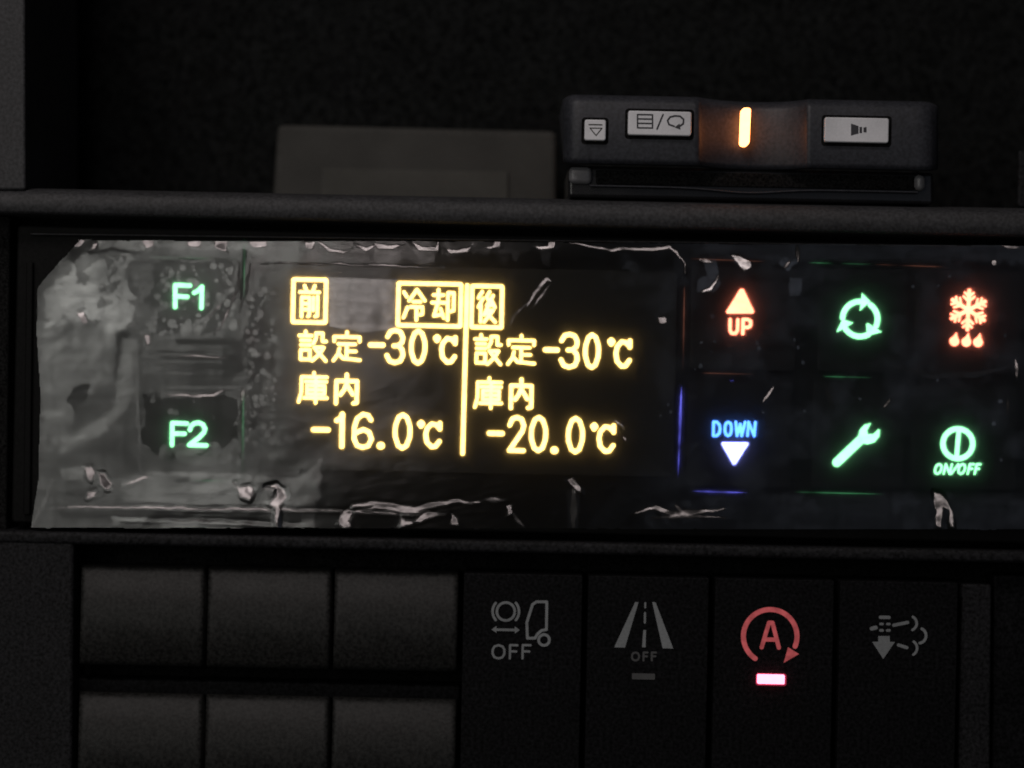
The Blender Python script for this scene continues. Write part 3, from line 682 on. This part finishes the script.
    def bubbles(n, xa, ya, xb, yb, rmin, rmax, lvl):
        nonlocal A, H
        for _ in range(n):
            cx, cy = rs.uniform(xa, xb), rs.uniform(ya, yb); r = rmin+(rmax-rmin)*rs.rand()**2.6
            j0, j1 = max(0, int((cx-2*r-4-x0)/st)), min(nx, int((cx+2*r+4-x0)/st)); i0, i1 = max(0, int((cy-2*r-4-y0)/st)), min(ny, int((cy+2*r+4-y0)/st))
            if j0 >= j1 or i0 >= i1: continue
            sx, sy = X[i0:i1, j0:j1], Y[i0:i1, j0:j1]
            d = np.hypot(sx-cx, (sy-cy)*rs.uniform(.8, 1.2))+3*nb[i0:i1, j0:j1]-r
            m = 1-sstep(-.7, .7, d); lv = lvl*rs.uniform(.7, 1.08)
            A[i0:i1, j0:j1] = np.maximum(A[i0:i1, j0:j1], m*lv)
    bubbles(130, 148, 264, 236, 330, .8, 4.0, .75); bubbles(20, 150, 318, 205, 334, 1.5, 5, .85)
    bubbles(8, 146, 400, 238, 440, 1.0, 3.2, .5); bubbles(36, 150, 446, 240, 462, 2, 7, .5)
    region([(246, 300), (262, 290), (266, 330), (276, 350), (262, 390), (256, 430), (248, 430)], .24, 16, 1); bubbles(170, 246, 290, 276, 445, .8, 3.8, .7); bubbles(24, 92, 262, 120, 300, 1.5, 4.5, .9)
    bubbles(16, 262, 430, 300, 460, 2, 7, .5); bubbles(14, 300, 264, 470, 282, .8, 2.2, .7); bubbles(34, 640, 275, 1010, 480, .7, 1.9, 1.3)
    bubbles(14, 700, 300, 760, 370, .7, 1.8, 1.3)
    # fine scratches, dust and smears
    A = A*(1+.9*(fbm(X, Y, 52, 88, 5)-.5)+.5*(fbm(X*.2, Y*2.4, 9, 77, 3)-.5)+.35*(fbm(X*2.0, Y*.22, 9, 71, 3)-.5)+.35*(fbm(X, Y, 3.2, 55, 2)-.5))
    rt = sstep(480, 720, X); A = A+rt*.55*np.clip(fbm(X, Y, 30, 93, 5)-.50, 0, 1)*2
    A = A*(.45+.55*sstep(36, 84, X+.25*(Y-240)))  # sheen painted dimmer towards the left edge
    A = np.maximum(np.clip(A, 0.02, 1.6), glint*.55)
    Yd = -0.0021-np.clip(H, -4, 9)*U*0.27-np.clip(Hf, -4, 4)*U
    # ---- mesh
    dx, dy = X-512, Y-384; k = U*(D-0.0021)/D
    co = np.stack([(dx*cr+dy*sr)*k, Yd, -(-dx*sr+dy*cr)*k], -1).reshape(-1, 3)
    idx = np.arange(nx*ny).reshape(ny, nx)
    q = np.stack([idx[:-1, :-1], idx[1:, :-1], idx[1:, 1:], idx[:-1, 1:]], -1).reshape(-1, 4)
    ok = (inside[:-1, :-1] & inside[1:, :-1] & inside[1:, 1:] & inside[:-1, 1:]).reshape(-1); q = q[ok]
    used = np.unique(q); rm = np.full(nx*ny, -1); rm[used] = np.arange(len(used)); q = rm[q]; co = co[used]
    m = bpy.data.meshes.new('protective_film')
    m.vertices.add(len(co)); m.vertices.foreach_set('co', co.astype(np.float32).ravel())
    m.loops.add(q.size); m.loops.foreach_set('vertex_index', q.astype(np.int32).ravel())
    m.polygons.add(len(q)); m.polygons.foreach_set('loop_start', np.arange(0, q.size, 4, dtype=np.int32))
    m.update(calc_edges=True); m.validate()
    m.polygons.foreach_set('use_smooth', np.ones(len(m.polygons), bool))
    at = m.attributes.new('stand_off_sheen', 'FLOAT', 'POINT'); at.data.foreach_set('value', A.reshape(-1)[used].astype(np.float32))
    tv = np.stack([-TX, 0*TX, TY_], -1).reshape(-1, 3)[used].astype(np.float32)
    a2 = m.attributes.new('crease', 'FLOAT_VECTOR', 'POINT'); a2.data.foreach_set('vector', tv.ravel())
    m.materials.append(film_material())
    o = bpy.data.objects.new('protective_film', m); C.objects.link(o)
    o['label'] = 'wrinkled clear protective film with air bubbles over the controller face'; o['category'] = 'film'
def film_material():
    m, nt, N, L = newmat('clear_film')
    out = N.new('ShaderNodeOutputMaterial'); tr = N.new('ShaderNodeBsdfTransparent'); gl = N.new('ShaderNodeBsdfGlossy'); rf = N.new('ShaderNodeBsdfRefraction')
    at = N.new('ShaderNodeAttribute'); at.attribute_name = 'stand_off_sheen'
    gl.inputs['Roughness'].default_value = 0.17; tr.inputs[0].default_value = (.97, .97, .96, 1)
    rf.inputs['Roughness'].default_value = 0.9; rf.inputs['IOR'].default_value = 1.5
    # creases of the film: lean stored per point, aimed to make glints
    cz = N.new('ShaderNodeAttribute'); cz.attribute_name = 'crease'; ge = N.new('ShaderNodeNewGeometry')
    ad = N.new('ShaderNodeVectorMath'); ad.operation = 'ADD'; L.new(ge.outputs['Normal'], ad.inputs[0]); L.new(cz.outputs['Vector'], ad.inputs[1])
    nm = N.new('ShaderNodeVectorMath'); nm.operation = 'NORMALIZE'; L.new(ad.outputs[0], nm.inputs[0]); L.new(nm.outputs[0], gl.inputs['Normal'])
    # scattering added to the sheet so the lit signs get a bloom
    m1 = N.new('ShaderNodeMixShader'); m1.inputs[0].default_value = 0.27
    L.new(tr.outputs[0], m1.inputs[1]); L.new(rf.outputs[0], m1.inputs[2])
    tl = N.new('ShaderNodeBsdfTranslucent'); tl.inputs[0].default_value = (.9, .9, .88, 1)
    m3 = N.new('ShaderNodeMixShader'); m3.inputs[0].default_value = 0.06; L.new(m1.outputs[0], m3.inputs[1]); L.new(tl.outputs[0], m3.inputs[2])
    lw = N.new('ShaderNodeFresnel'); lw.inputs[0].default_value = 1.5
    mr = N.new('ShaderNodeMapRange'); mr.inputs[3].default_value = 0.0; mr.inputs[4].default_value = 3.4; mr.clamp = False
    L.new(at.outputs['Fac'], mr.inputs[0])
    mu = N.new('ShaderNodeMath'); mu.operation = 'MULTIPLY'; mu.use_clamp = True; L.new(lw.outputs[0], mu.inputs[0]); L.new(mr.outputs[0], mu.inputs[1])
    m2 = N.new('ShaderNodeMixShader'); L.new(mu.outputs[0], m2.inputs[0]); L.new(m3.outputs[0], m2.inputs[1]); L.new(gl.outputs[0], m2.inputs[2])
    L.new(m2.outputs[0], out.inputs[0]); return m
film()
